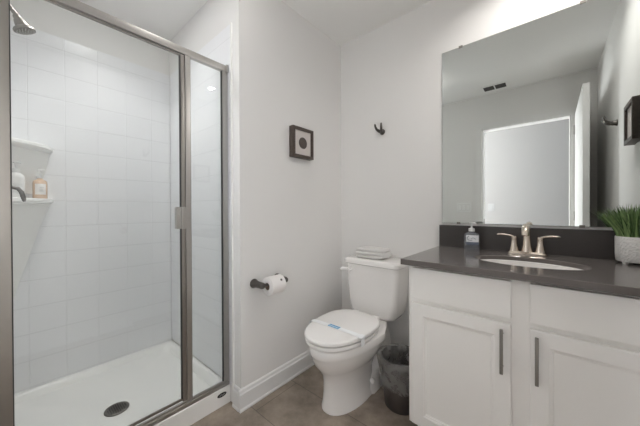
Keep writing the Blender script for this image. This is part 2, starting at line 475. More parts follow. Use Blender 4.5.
hl = thing('hall_fill_lamp', (1.0, -2.55, H), 'added unseen ceiling light for fill in the hall outside the doorway', 'ceiling lamp')  # lamp made up for extra fill, never in view
MB().lathe([(0, H - .002), (.17, H - .002), (.17, H - .02), (.165, H - .02), (0, H - .02)], 40, (1.0, -2.55, 0)).build('base', PLAST, hl, 40)
MB().lathe([(.16, H - .021), (.155, H - .05), (.12, H - .075), (.06, H - .088), (0, H - .09)], 40, (1.0, -2.55, 0)).build('dome', emit('hall_fill_dome', (1, .98, .96), HALL_FILL_LAMP), hl, 60)

# ------------------------------------------------------------------ shower: pan, surround, enclosure, fittings
PX1 = -.105; PX0 = -.998; PY1 = -.952; PY0 = D + .003
pan = thing('shower_pan', (-.55, -1.42, 0), 'white acrylic shower base with a raised kerb behind the glass', 'shower base')
def rrect(x0, x1, y0, y1, r, z, n=6):
    pts = []
    for cx, cy, a0 in ((x1 - r, y1 - r, 0), (x0 + r, y1 - r, PI / 2), (x0 + r, y0 + r, PI), (x1 - r, y0 + r, 3 * PI / 2)):
        for k in range(n + 1):
            a = a0 + PI / 2 * k / n
            pts.append((cx + r * math.cos(a), cy + r * math.sin(a), z))
    return pts
pb = MB()
ix1 = PX1 - .072; ix0 = PX0 + .052; iy1 = PY1 - .036; iy0 = PY0 + .040
KZ = .103; RZ = .086
def curb_z(pts):
    out = []
    for x, y, z in pts:
        f = min(1, max(0, (x - (PX1 - .2)) / .12))
        out.append((x, y, RZ + (KZ - RZ) * f))
    return out
rings = [rrect(PX0, PX1, PY0, PY1, .004, 0.001),
         [(x, y, z - .006) for x, y, z in curb_z(rrect(PX0, PX1, PY0, PY1, .004, 0))],
         curb_z(rrect(PX0 + .006, PX1 - .006, PY0 + .006, PY1 - .006, .004, 0)),
         curb_z(rrect(ix0 - .012, ix1 + .01, iy0 - .01, iy1 + .01, .03, 0)),
         [(x, y, z - .008) for x, y, z in curb_z(rrect(ix0, ix1, iy0, iy1, .035, 0))],
         rrect(ix0 + .016, ix1 - .014, iy0 + .014, iy1 - .014, .05, .046),
         rrect(ix0 + .032, ix1 - .03, iy0 + .028, iy1 - .028, .06, .038),
         rrect(-.60, -.37, -1.53, -1.30, .11, .034)]
pb.loft(rings)
pb.build('base', ACRYL, pan, 35)
dr = MB(); dr.lathe([(0, .0345), (.052, .0345), (.056, .036), (.056, .038), (.050, .0405), (0, .0395)], 36, (-.480, -1.414, 0))
drain = dr.build('drain', mat('drain_metal', (.20, .19, .175), .4, .9), pan, 40)
hl_ = MB()
for i in range(-4, 5):
    for j in range(-4, 5):
        x, y = i * .0095, j * .0095
        if x * x + y * y < .041 ** 2:
            hl_.lathe([(0, .0402), (.0034, .0402), (.0034, .0409), (0, .0409)], 8, (-.480 + x, -1.414 + y, 0))
hl_.build('strainer_holes', BLACK, drain)
bd = MB(); bd.lathe([(0, 0), (.027, 0), (.028, .0015), (.026, .003), (0, .003)], 36, (PX1 - .0004, -1.007, .068), (1, 0, 0), 0.42, 1)
# lay the long side of the oval along the kerb
badge = bd.build('badge', BLACK, pan, 40)
sw = MB()
sw.tube([(PX1 + .0028, -1.007 - .015, .0655), (PX1 + .0028, -1.007 - .006, .0715), (PX1 + .0028, -1.007 + .004, .0655), (PX1 + .0028, -1.007 + .015, .0705)], .0012, 6)
sw.build('emblem', GREY, badge)

SX = -.970      # face of the back tile panel
EY = -.958; NY = D + .02; ST = 2.18
sur = thing('shower_surround', (-.97, -1.42, RZ), 'white glossy moulded tile surround lining the shower walls', 'shower surround')
MB().box(PX0, SX, NY, EY, RZ - .005, ST, .003).build('back_panel', TILE_Y, sur)
MB().box(SX, -.068, EY, -.9505, KZ + .002, ST, .002).build('end_panel', TILE_X, sur)
MB().box(SX, -.068, D + .0005, NY, KZ + .002, ST, .002).build('end_panel', TILE_X, sur)
MB().box(-.072, -.064, EY - .004, -.9504, .0, ST + .004, .0015).build('edge_trim', ACRYL, sur)
def quarter(r, z, n=16):
    return [(SX, NY, z)] + [(SX + r * math.sin(PI / 2 * k / n), NY + r * math.cos(PI / 2 * k / n), z) for k in range(n + 1)]
for zt, rb in ((1.487, .10), (1.186, .02)):
    R = -1.617 - NY
    cs = MB()
    cs.loft([quarter(R - .004, zt), quarter(R, zt - .004), quarter(R, zt - .018), quarter(R - .012, zt - .028)])
    cs.build('corner_shelf', ACRYL, sur, 40)
    cb = MB()
    def tri(r, z): return [(SX, NY, z), (SX, NY + r, z), (SX + r, NY, z)]
    zl = zt - .272 if zt > 1.3 else .46
    if zt > 1.3: cb.loft([tri(R - .010, zt - .028), tri(R - .016, zt - .05), tri(.222, zt - .15), tri(.190, zl)])
    else: cb.loft([tri(R - .010, zt - .028), tri(R - .020, zt - .05), tri(.190, zt - .20), tri(.05, zl)])
    cb.build('shelf_corbel', ACRYL, sur, 40)

GX0, GX1 = -.128, -.106           # depth range of the metal frame
enc = thing('shower_enclosure', (-.12, -1.42, KZ), 'framed glass shower door and side light in brushed nickel', 'shower enclosure')
NYJ = NY + .001
JZ0, JZ1 = KZ + .001, 1.936
hd = MB(); hd.box(GX0 - .001, GX1 + .002, NYJ, -.9595, 1.912, 1.947, .002)
hd.build('header', NICKEL, enc, 30)
tk = MB(); tk.box(GX0 - .004, GX1, NYJ, -.9595, JZ0, JZ0 + .018, .002); tk.box(GX0 + .004, GX1 - .006, NYJ, -.9595, JZ0 + .018, JZ0 + .030, .002)
tk.build('bottom_track', NICKEL, enc, 30)
MB().box(GX0, GX1, -.990, -.9595, JZ0 + .030, 1.912, .002).build('jamb', NICKEL, enc, 30)
MB().box(GX0, GX1, NYJ, -1.826, JZ0 + .030, 1.912, .002).build('jamb', NICKEL, enc, 30)
MB().box(GX0, GX1, -1.196, -1.170, JZ0 + .030, 1.912, .002).build('mullion', NICKEL, enc, 30)
MB().box(-.121, -.116, -1.170, -.990, JZ0 + .030, 1.912).build('side_glass', PANE, enc)
gk = MB(); gk.box(-.124, -.113, -.9945, -.990, JZ0 + .030, 1.912); gk.box(-.124, -.113, -1.17, -1.1665, JZ0 + .030, 1.912)
gk.build('gasket', GASKET, enc)
dr = MB()
dr.box(GX0 + .003, GX1 - .003, -1.216, -1.198, JZ0 + .036, 1.909, .002); dr.box(GX0 + .004, GX1 - .003, -1.822, -1.782, JZ0 + .036, 1.909, .002)
dr.box(GX0 + .006, GX1 - .008, -1.782, -1.216, JZ0 + .040, JZ0 + .052, .002); dr.box(GX0 + .004, GX1 - .006, -1.782, -1.216, 1.903, 1.909, .001)
sd = dr.build('swing_door', mat('door_stile_nickel', (.36, .34, .315), .36, 1.0), enc, 30)
MB().box(-.121, -.116, -1.782, -1.216, JZ0 + .052, 1.903).build('door_glass', PANE, sd)
g2 = MB(); g2.box(-.1245, -.1125, -1.7855, -1.779, JZ0 + .05, 1.902); g2.box(-.1245, -.1125, -1.2205, -1.2155, JZ0 + .05, 1.902); g2.build('door_gasket', GASKET, sd)
hp = MB(); hp.box(GX1 - .004, GX1 + .020, -1.250, -1.244, 1.026, 1.132, .002); hp.box(GX1 - .004, GX1 + .004, -1.246, -1.200, 1.024, 1.134, .002); hp.box(GX1 + .002, GX1 + .022, -1.226, -1.203, 1.024, 1.134, .003)
hp.build('handle', NICKEL, sd, 30)
cs = MB(); 
cs.box(GX1 + .003, GX1 + .012, -.9725, -.9605, 1.906, 1.950, .002); cs.build('corner_clip', NICKEL, enc, 30)

shx = -.45
SHN = mat('shower_head_nickel', (.30, .285, .265), .5, 1.0)
sh = thing('showerhead', (shx, NY, 2.03), 'brushed nickel shower head on a bent arm at the top left', 'shower head')
MB().lathe([(0, 0), (.03, 0), (.03, .004), (.018, .012), (0, .012)], 28, (shx, NY + .0005, 2.035), (0, 1, 0)).build('flange', NICKEL, sh, 40)
MB().tube([(shx, NY + .01, 2.035), (shx, NY + .05, 2.033), (shx, NY + .085, 2.008), (shx, NY + .110, 1.972)], .009).build('arm', SHN, sh, 50)
he = MB(); ax = Vector((0, .42, -1)).normalized(); ab = Vector((0, .42, -.9)).normalized()
hb = Vector((shx, NY + .112, 1.966))
he.lathe([(0, -.004), (.011, -.004), (.014, .002), (.014, .012), (.018, .016), (.022, .032), (.026, .050), (.020, .056), (0, .056)], 32, hb, ab)
hc = hb + ab * .050
he.lathe([(0, -.010), (.024, -.008), (.034, -.002), (.0375, .003), (.037, .009), (.033, .011), (0, .0105)], 36, hc, ax)
hd2 = he.build('head', SHN, sh, 45)
nz = MB()
for ring, rr in ((6, .010), (11, .019), (16, .028)):
    for k in range(ring):
        a = 2 * PI * k / ring
        q = Vector((0, 0, 1)).rotation_difference(ax)
        nz.lathe([(0, 0), (.0019, 0), (.0013, .0025), (0, .0025)], 6, hc + ax * .0108 + q @ Vector((rr * math.cos(a), rr * math.sin(a), 0)), ax)
nz.build('nozzles', GREY, hd2)

vx = -.45
sv = thing('shower_valve', (vx, NY, 1.2), 'dark nickel shower valve lever below the corner shelf', 'shower valve')
MB().lathe([(0, 0), (.075, 0), (.076, .003), (.06, .010), (.03, .014), (0, .014)], 36, (vx, NY + .0005, 1.205), (0, 1, 0)).build('escutcheon', NICKEL_D, sv, 40)
MB().tube([(vx, NY + .012, 1.215), (vx, NY + .05, 1.219), (vx, NY + .090, 1.221), (vx, NY + .111, 1.215), (vx, NY + .121, 1.199), (vx, NY + .125, 1.182), (vx, NY + .128, 1.165), (vx, NY + .129, 1.158)],
          [.012, .009, .0075, .0078, .0082, .0085, .0068, .003], 14).build('lever', BRONZE, sv, 60)

def pump_bottle(name, loc, label, cat, r, h, ry, body_m, rot=0.0, pump_m=PLAST):
    b = thing(name, loc, label, cat, 'pump bottles on the shower shelf' if name == 'soap_bottle' else None); x, y, z = loc
    bm_ = MB(); bm_.lathe([(0, 0), (r * .94, 0), (r, .004), (r, h * .78), (r * .93, h * .9), (r * .55, h * .985), (.014, h), (.014, h + .006), (0, h + .006)], 36, (x, y, z), (0, 0, 1), 1, ry)
    body = bm_.build('bottle', body_m, b, 50)
    pm = MB(); pm.lathe([(0, h + .0062), (.0155, h + .0062), (.0155, h + .022), (.008, h + .025), (.0045, h + .027), (.0045, h + .048), (.011, h + .05), (.011, h + .057), (0, h + .058)], 20, (x, y, z))
    c, s_ = math.cos(rot), math.sin(rot)
    pm.tube([(x, y, z + h + .0535), (x + .02 * c, y + .02 * s_, z + h + .0535), (x + .036 * c, y + .036 * s_, z + h + .049)], [.006, .0055, .004], 10)
    pm.build('pump', pump_m, b, 50)
    return b, body
def wrap_label(parent, name, loc, r, ry, a0, a1, z0, z1, m, off=.0008, n=14):
    x, y, z = loc; lb = MB(); t = bmesh.new()
    rows = []
    for zz in (z0, z1):
        rows.append([t.verts.new((x + (r + off) * math.cos(a0 + (a1 - a0) * k / n), y + (r * ry + off) * math.sin(a0 + (a1 - a0) * k / n), z + zz)) for k in range(n + 1)])
    for k in range(n): t.faces.new((rows[0][k], rows[0][k + 1], rows[1][k + 1], rows[1][k]))
    bmesh.ops.recalc_face_normals(t, faces=t.faces[:]); bmesh.ops.solidify(t, geom=t.faces[:], thickness=.0006); bmesh.ops.recalc_face_normals(t, faces=t.faces[:])
    lb.merge(t)
    return lb.build(name, m, parent)
L = (-.872, -1.676, 1.1862)
b, body = pump_bottle('soap_bottle', L, 'amber pump soap bottle with white label on the lower shower shelf', 'soap bottle', .035, .108, .85, AMBER, .5)
lb = wrap_label(b, 'label', L, .035, .85, -.75, .75, .022, .082, mat('cream_label', (.90, .87, .84), .7))
for z in (.040, .046, .060):
    wrap_label(lb, 'print_line', L, .035, .85, -.15, .42 if z != .046 else .3, z, z + .003, GREY, .0014)
L = (-.820, -1.766, 1.1862)
b, body = pump_bottle('soap_bottle', L, 'white pump soap bottle behind the valve lever in the shower', 'soap bottle', .036, .132, .9, mat('off_white_plastic', (.76, .755, .74), .4), .6)
wrap_label(b, 'label', L, .036, .9, -.6, .9, .025, .075, mat('pale_label', (.70, .70, .69), .7))

# ------------------------------------------------------------------ toilet
TX = .392
toi = thing('toilet', (TX, -.4, 0), 'white two-piece toilet with closed lid beside the vanity', 'toilet')
def egg(hw, yf, yb, z, n=40, cx=TX, pw=2.25, wide=.42, tp=1.0):
    """egg outline: front tip at yf, back at yb"""
    cy = yb + (yf - yb) * wide
    pts = []
    for k in range(n):
        a = 2 * PI * k / n
        c, s_ = math.cos(a), math.sin(a)
        ex = 2 / pw
        x = hw * math.copysign(abs(c) ** ex, c)
        if s_ >= 0: y = (yb - cy) * s_ ** (2 / 3.2)
        else: y = (yf - cy) * abs(s_) ** (2 / 2.05)
        if s_ > 0 and tp != 1: x *= 1 - (1 - tp) * min(1, s_ ** .625 * 1.25)
        pts.append((cx + x, cy + y, z))
    return pts
bw = MB()
BC = .378
bw.loft([egg(.114, -.660, -.26, .001, cx=BC), egg(.114, -.660, -.26, .010, cx=BC), egg(.107, -.652, -.265, .035, cx=BC), egg(.102, -.648, -.27, .09, cx=BC), egg(.101, -.650, -.27, .16, cx=BC), egg(.108, -.662, -.24, .200, cx=BC),
         egg(.130, -.695, -.20, .240, cx=.384, tp=.75), egg(.153, -.728, -.16, .280, cx=.388, tp=.68), egg(.166, -.748, -.10, .320, tp=.48), egg(.1705, -.755, -.08, .340, tp=.48), egg(.1735, -.759, -.06, .3445, tp=.48), egg(.175, -.761, -.05, .352, tp=.48), egg(.176, -.764, -.045, .384, tp=.48), egg(.173, -.760, -.047, .389, tp=.48), egg(.150, -.74, -.065, .3915, tp=.48)])
bw.build('bowl', PORC, toi, 60)
# trapway bulge and rear foot with a bolt cap on each side
tw = MB(); rr = []
for (y, hw, zt) in ((-.06, .095, .36), (-.14, .105, .33), (-.22, .116, .24), (-.29, .122, .165), (-.35, .122, .125), (-.39, .098, .08), (-.42, .06, .04)):
    ring = []
    for k in range(24):
        a = 2 * PI * k / 24
        c_, s2 = math.cos(a), math.sin(a)
        ring.append((BC + hw * math.copysign(abs(c_) ** .75, c_), y, max(.001, zt * abs(s2) ** .8 if s2 > 0 else .001)))
    rr.append(ring)
tw.loft(rr); tw.build('trapway', PORC, toi, 60)
for s_ in (1, -1):
    bc = MB(); bc.lathe([(0, 0), (.016, 0), (.016, .010), (.010, .020), (0, .023)], 20, (BC + s_ * .106, -.352, .073), (s_ * .75, 0, .66))
    bc.build('bolt_cap', SEATM, toi, 50)
LC = .384
stt = MB(); stt.loft([egg(.166, -.760, -.305, .3985, cx=LC), egg(.1735, -.769, -.298, .4020, cx=LC), egg(.1745, -.770, -.298, .404, cx=LC), egg(.1745, -.770, -.298, .4165, cx=LC), egg(.1735, -.769, -.298, .4185, cx=LC), egg(.168, -.762, -.305, .4195, cx=LC)])
stt.build('seat', SEATM, toi, 30)
ld = MB(); ld.loft([egg(.150, -.744, -.300, .4275, cx=LC), egg(.1765, -.774, -.283, .4285, cx=LC), egg(.1778, -.7755, -.282, .4305, cx=LC), egg(.1775, -.775, -.282, .441, cx=LC), egg(.173, -.770, -.285, .4465, cx=LC), egg(.160, -.757, -.298, .4496, cx=LC), egg(.10, -.68, -.37, .4512, cx=LC)])
ld.build('lid', SEATM, toi, 30)
for s_ in (1, -1):
    hg = MB(); hg.box(TX + s_ * .075 - .022, TX + s_ * .075 + .022, -.297, -.262, .403, .440, .006)
    hg.build('hinge', SEATM, toi, 40)
def tank_ring(hw, yf, yb, z, r=.035):
    return rrect(TX + .004 - hw, TX + .004 + hw, yf, yb, r, z, 5)
tn = MB(); tn.loft([tank_ring(.120, -.190, -.055, .386, .04), tank_ring(.155, -.212, -.038, .402, .045), tank_ring(.172, -.222, -.03, .43, .045), tank_ring(.182, -.226, -.022, .52), tank_ring(.190, -.228, -.018, .62), tank_ring(.196, -.228, -.018, .7395)])
tn.build('tank', PORC, toi, 60)
tl = MB(); tl.loft([tank_ring(.199, -.233, -.014, .7405, .03), tank_ring(.206, -.241, -.010, .746, .03), tank_ring(.207, -.242, -.009, .770, .03), tank_ring(.200, -.235, -.012, .7785, .03), tank_ring(.185, -.220, -.022, .7815, .03)])
tl.build('tank_lid', PORC, toi, 45)
lv = MB(); lv.lathe([(0, 0), (.017, 0), (.018, .004), (.016, .016), (0, .018)], 20, (TX - .150, -.2275, .706), (0, -1, 0))
lv.tube([(TX - .146, -.249, .707), (TX - .175, -.252, .704), (TX - .203, -.252, .700), (TX - .213, -.251, .698)], [.011, .011, .013, .008], 12)
lv.build('flush_lever', SEATM, toi, 50)

# paper sanitary strip across the lid
sp = thing('sanitary_strip', (TX, -.585, .4515), 'paper sanitary strip with a blue mark across the closed toilet lid', 'paper strip')
sb = MB(); t = bmesh.new()
path = [(-.182, .404), (-.1818, .415), (-.1812, .434), (-.1795, .4425), (-.171, .4494), (-.155, .4512), (-.12, .4530), (0, .4534), (.12, .4530), (.155, .4512), (.171, .4494), (.1795, .4425), (.1812, .434), (.1818, .415), (.182, .404)]
rows = [[t.verts.new((LC + a, y + .03 * a, z)) for a, z in path] for y in (-.606, -.572)]
for k in range(len(path) - 1): t.faces.new((rows[0][k], rows[0][k + 1], rows[1][k + 1], rows[1][k]))
bmesh.ops.recalc_face_normals(t, faces=t.faces[:]); bmesh.ops.solidify(t, geom=t.faces[:], thickness=.0006); bmesh.ops.recalc_face_normals(t, faces=t.faces[:])
sb.merge(t); sb.build('paper_band', STRIP, sp)
bp_ = MB(); bp_.box(LC - .044, LC + .030, -.602, -.574, .4542, .4546); blue = bp_.build('blue_mark', BLUE, sp)
wl_ = MB()
for k in range(7): wl_.box(LC - .039 + k * .0098, LC - .039 + k * .0098 + .0055, -.594, -.586, .4547, .4549)
wl_.build('pale_lettering', STRIP, blue)
MB().box(LC + .160, LC + .186, -.606, -.564, .4500, .4535, .001).build('paper_tab', STRIP, sp)

# folded towel on the tank
tw = MB()
def slab(x0, x1, y0, y1, z0, z1, seed):
    t = bmesh.new(); bmesh.ops.create_cube(t, size=1)
    bmesh.ops.subdivide_edges(t, edges=t.edges[:], cuts=7, use_grid_fill=True)
    for v in t.verts:
        p = v.co * 2
        n = 5.0
        m_ = max(abs(p.x), abs(p.y), abs(p.z))
        q = p.copy()
        l = (abs(p.x) ** 6 + abs(p.y) ** 6 + abs(p.z) ** 6) ** (1 / 6)
        q = p / l * m_
        e = max(abs(q.x), abs(q.y))
        q.z *= (1 - .45 * max(0, e - .75) / .25 * .8)
        v.co = Vector((x0 + (q.x * .5 + .5) * (x1 - x0), y0 + (q.y * .5 + .5) * (y1 - y0), z0 + (q.z * .5 + .5) * (z1 - z0)))
        d = noise.noise(v.co * 22 + Vector((seed, 0, 0))) * .004
        v.co.z += d if v.co.z > z0 + .004 else 0
        v.co.x += noise.noise(v.co * 18 + Vector((0, seed, 0))) * .004
    tw.merge(t)
slab(.264, .470, -.205, -.070, .7825, .808, 1.0)
slab(.258, .486, -.209, -.067, .804, .832, 5.0)
slab(.268, .478, -.204, -.071, .828, .853, 9.0)
# rolled edge on the right where the layers show
tw.tube([(.470, -.200, .806), (.478, -.17, .808), (.477, -.12, .808), (.470, -.076, .806)], [.010, .014, .014, .010], 12)
o = tw.build('folded_towel', TOWEL, None, 60)
tag(o, 'folded white towel lying on the toilet tank lid', 'towel')

# ------------------------------------------------------------------ toilet roll and its holder
th = thing('toilet_paper_holder', (0, -.78, .69), 'dark pewter toilet roll holder on the left wall', 'toilet roll holder')
for y in (-.862, -.690):
    pm = MB(); pm.lathe([(0, .0005), (.027, .0005), (.0275, .004), (.024, .012), (.021, .02), (.0185, .045), (.0185, .07), (.0185, .082), (.014, .091), (0, .093)], 24, (0, y, .69), (1, 0, 0))
    pm.build('post', BRONZE, th, 50)
MB().tube([(.08, -.862, .69), (.08, -.690, .69)], .008, 14).build('roller', BRONZE, th, 50)
tp = thing('toilet_paper', (.08, -.777, .69), 'white toilet paper roll on the wall holder', 'toilet paper')
TPZ = .690 - .0115
rl = MB(); rl.lathe([(.021, -.05), (.050, -.05), (.0525, -.048), (.0525, .048), (.050, .05), (.021, .05), (.021, -.05)], 48, (.08, -.777, TPZ), (0, 1, 0))
rl.build('roll', PAPER, tp, 40)
cr = MB(); cr.lathe([(.0195, -.0495), (.0209, -.0495), (.0209, .0495), (.0195, .0495), (.0195, -.0495)], 32, (.08, -.777, TPZ), (0, 1, 0)); cr.build('core', CARD, tp, 40)
sk = MB(); ang = math.radians(38); px, pz = .08 + .0527 * math.cos(ang), TPZ + .0527 * math.sin(ang)
sk.lathe([(0, 0), (.007, 0), (.007, .0006), (0, .0006)], 16, (px, -.757, pz), (math.cos(ang), 0, math.sin(ang))); sk.build('seal_mark', BRONZE, tp)

# ------------------------------------------------------------------ shadow-box frames, hooks
def shadow_box(root_loc, label, flip=1, disc=True):
    x, yc, zc = root_loc
    f = thing('picture_frame', root_loc, label, 'picture frame', 'square dark wood shadow boxes')
    hw, hh, d, b = .098, .102, .040, .0200
    s_ = flip
    def bx(mb, a0, a1, y0, y1, z0, z1, bev=.0015):
        mb.box(min(x + s_ * a0, x + s_ * a1), max(x + s_ * a0, x + s_ * a1), yc + y0, yc + y1, zc + z0, zc + z1, bev)
    fr = MB()
    bx(fr, .001, d, -hw, hw, hh - b, hh); bx(fr, .001, d, -hw, hw, -hh, -hh + b)
    bx(fr, .001, d, -hw, -hw + b, -hh + b, hh - b); bx(fr, .001, d, hw - b, hw, -hh + b, hh - b)
    fr.build('frame', FRAMEW, f, 30)
    mt = MB(); bx(mt, .002, .029, -hw + b, hw - b, -hh + b, hh - b, 0); mt.build('mat_board', MATB, f)
    if not disc: return f
    ds = MB(); ds.lathe([(0, 0), (.037, 0), (.039, .003), (.034, .007), (.015, .0082), (0, .0085)], 32, (x + s_ * .0292, yc, zc), (s_, 0, 0)); ds.build('disc', STONE, f, 50)
    return f
shadow_box((0, -.481, 1.570), 'small square dark wood shadow box with a brown disc, on left wall')
shadow_box((W, -.292, 1.555), 'square dark wood shadow box on right wall, seen in the mirror', -1, False)

def robe_hook(loc, n, label):
    """n = direction away from the wall"""
    n = Vector(n); side = Vector((n.y, -n.x, 0)) * -1; p = Vector(loc)
    h = thing('robe_hook', loc, label, 'wall hook', 'twin-prong robe hooks')
    MB().lathe([(0, .0005), (.021, .0005), (.0215, .004), (.017, .012), (.0155, .024), (.012, .03), (0, .032)], 24, p, n).build('base', BRONZE, h, 50)
    for s_ in (-1, 1):
        pts = [p + n * .018, p + n * .035 + side * (s_ * .010) + Vector((0, 0, .001)), p + n * .052 + side * (s_ * .018) + Vector((0, 0, .010)),
               p + n * .062 + side * (s_ * .0225) + Vector((0, 0, .026)), p + n * .066 + side * (s_ * .0245) + Vector((0, 0, .042)), p + n * .0665 + side * (s_ * .025) + Vector((0, 0, .048))]
        MB().tube(pts, [.013, .0115, .009, .0075, .0065, .003], 12).build('prong', BRONZE, h, 60)
    return h
robe_hook((.374, 0, 1.684), (0, -1, 0), 'dark two-prong robe hook on the back wall above the toilet')
robe_hook((W, -.879, 1.69), (-1, 0, 0), 'dark robe hook on right wall, reflected at the mirror edge')

# ------------------------------------------------------------------ vanity
VX0, VX1 = .795, W - .004
VF = -.541            # face-frame front
van = thing('vanity_cabinet', (1.22, -.28, 0), 'white two-door vanity cabinet under the dark countertop', 'vanity cabinet')
ZB, ZT = .108, .8605
cc = MB()
cc.box(VX0, VX0 + .018, VF + .018, -.002, ZB, ZT); cc.box(VX1 - .018, VX1, VF + .018, -.002, ZB, ZT); cc.box(VX0 + .018, VX1 - .018, -.014, -.002, ZB, ZT - .2)
cc.box(VX0 + .018, VX1 - .018, VF + .018, -.014, ZB, ZB + .018)
cc.build('carcass', CABW, van)
ff = MB()
ff.box(VX0, VX0 + .04, VF, VF + .018, ZB, ZT, .001); ff.box(VX1 - .04, VX1, VF, VF + .018, ZB, ZT, .001); ff.box(1.175, 1.270, VF, VF + .018, ZB, ZT, .001)
for a, b_ in ((VX0 + .04, 1.175), (1.270, VX1 - .04)):
    ff.box(a, b_, VF, VF + .018, .830, ZT); ff.box(a, b_, VF, VF + .018, .66, .73); ff.box(a, b_, VF, VF + .018, ZB, ZB + .03)
ff.build('face_frame', CABW, van)
MB().box(VX0 + .01, VX1, VF + .08, VF + .095, .001, ZB).build('toe_kick', CABW, van)
def front(mb, x0, x1, z0, z1, rail=None):
    y1 = VF - .0004; y0 = y1 - .020
    if rail is None:
        mb.box(x0, x1, y0, y1, z0, z1, .0035, 2); return
    t = bmesh.new()
    def ring(dx, y): return [t.verts.new((x0 + dx, y, z0 + dx)), t.verts.new((x1 - dx, y, z0 + dx)), t.verts.new((x1 - dx, y, z1 - dx)), t.verts.new((x0 + dx, y, z1 - dx))]
    R = [ring(0, y1), ring(0, y0 + .003), ring(.003, y0), ring(rail, y0), ring(rail + .004, y0 + .003), ring(rail + .010, y0 + .0045), ring(rail + .013, y0 + .0095)]
    for A, B in zip(R, R[1:]):
        for k in range(4): t.faces.new((A[k], A[(k + 1) % 4], B[(k + 1) % 4], B[k]))
    t.faces.new(R[-1]); t.faces.new(R[0][::-1])
    bmesh.ops.recalc_face_normals(t, faces=t.faces)
    mb.merge(t)
YF = VF - .0204
for (x0, x1, hx) in ((.815, 1.194, 1.167), (1.250, 1.622, 1.270)):
    d_ = MB(); front(d_, x0, x1, .705, .8475); d_.build('false_drawer_front', CABW, van)
    d_ = MB(); front(d_, x0, x1, .120, .684, .052); dd = d_.build('door', CABW, van)
    h_ = MB(); h_.box(hx - .0055, hx + .0055, YF - .030, YF - .020, .500, .668, .0025)
    for z in (.522, .646): h_.tube([(hx, YF - .0002, z), (hx, YF - .022, z)], .0045, 10)
    hh = h_.build('handle', PULL, dd, 40); hh['label'] = 'brushed nickel bar handle'

# countertop with an oval cut-out
CX0, CX1, CY0, CZ, CT = .776, W - .0015, -.593, .887, .026
SXc, SYc, SA, SBb = 1.228, -.308, .200, .130
top = thing('countertop', (1.21, -.3, CZ - CT), 'dark brown-grey quartz countertop with backsplash on the vanity', 'countertop')
ct = MB(); t = bmesh.new()
N = 64
def outer(a):
    c, s_ = math.cos(a), math.sin(a)
    # where the ray from the basin centre meets the slab outline
    k = 1e9
    if c > 1e-9: k = min(k, (CX1 - SXc) / c)
    if c < -1e-9: k = min(k, (CX0 - SXc) / c)
    if s_ > 1e-9: k = min(k, (-.0005 - SYc) / s_)
    if s_ < -1e-9: k = min(k, (CY0 - SYc) / s_)
    return SXc + c * k, SYc + s_ * k
angs = [2 * PI * k / N for k in range(N)]
for cx, cy in ((CX1, -.0005), (CX0, -.0005), (CX0, CY0), (CX1, CY0)):
    angs.append(math.atan2(cy - SYc, cx - SXc) % (2 * PI))
angs = sorted(set(round(a, 7) for a in angs)); n = len(angs)
rg = []
b_ = .0015
for (kind, z, off) in (('o', CZ - CT, 0), ('o', CZ - b_, 0), ('o', CZ, b_), ('i', CZ, .002), ('i', CZ - .002, 0), ('i', CZ - CT, 0)):
    row = []
    for a in angs:
        if kind == 'o':
            x, y = outer(a)
            if off:
                x = min(max(x, CX0 + off), CX1 - off); y = min(max(y, CY0 + off), -.0005 - off)
        else:
            # same direction on the ellipse
            c, s_ = math.cos(a), math.sin(a); k = 1 / math.sqrt((c / (SA + off)) ** 2 + (s_ / (SBb + off)) ** 2)
            x, y = SXc + c * k, SYc + s_ * k
        row.append(t.verts.new((x, y, z)))
    rg.append(row)
rg.append(rg[0])
for A, B in zip(rg, rg[1:]):
    for k in range(n):
        t.faces.new((A[k], A[(k + 1) % n], B[(k + 1) % n], B[k]))
bmesh.ops.recalc_face_normals(t, faces=t.faces)
ct.merge(t); ct.build('slab', QUARTZ, top, 30)
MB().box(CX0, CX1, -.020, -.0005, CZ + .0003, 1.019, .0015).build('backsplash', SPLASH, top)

snk = MB(); prof = [(1.06, -.0004), (1.00, -.002), (.985, -.02), (.95, -.06), (.86, -.105), (.68, -.135), (.40, -.148), (.12, -.152), (.0, -.152)]
t = bmesh.new(); rr = []
for f, z in prof:
    if f == 0: rr.append([t.verts.new((SXc, SYc, CZ - CT + z))])
    else: rr.append([t.verts.new((SXc + SA * f * math.cos(2 * PI * k / 48), SYc + SBb * f * math.sin(2 * PI * k / 48), CZ - CT + z)) for k in range(48)])
MB._skin(t, rr, 48)
bmesh.ops.solidify(t, geom=t.faces[:], thickness=-.008)
sk_t = thing('sink_basin', (SXc, SYc, CZ - .16), 'white oval undermount sink basin in the countertop', 'sink')
snk.merge(t); snk.build('bowl', PORC, sk_t, 60)
MB().lathe([(0, 0), (.021, 0), (.023, .002), (.018, .004), (0, .004)], 24, (SXc, SYc, CZ - CT - .1435)).build('drain', FAUCET, sk_t, 40)

# faucet
FX, FY = 1.215, -.078
fau = thing('faucet', (FX, FY, CZ), 'brushed nickel two-handle faucet behind the oval sink', 'faucet')
fb = MB(); fb.loft([rrect(FX - .081, FX + .081, FY - .028, FY + .028, .024, CZ + .0003), rrect(FX - .081, FX + .081, FY - .028, FY + .028, .024, CZ + .007), rrect(FX - .075, FX + .075, FY - .022, FY + .022, .02, CZ + .0155)])
fb.build('base', FAUCET, fau, 35)
sp_ = MB()
sp_.lathe([(.024, CZ + .015), (.0235, CZ + .022), (.0175, CZ + .05), (.0150, CZ + .09), (.0150, CZ + .115), (.0165, CZ + .125), (.0150, CZ + .14), (.008, CZ + .152), (0, CZ + .155)], 28, (FX, FY, 0))
sp_.tube([(FX, FY + .006, CZ + .120), (FX, FY - .025, CZ + .140), (FX, FY - .060, CZ + .143), (FX, FY - .092, CZ + .132), (FX, FY - .108, CZ + .113), (FX, FY - .111, CZ + .103)], [.014, .0155, .0155, .0155, .0150, .0145], 18)
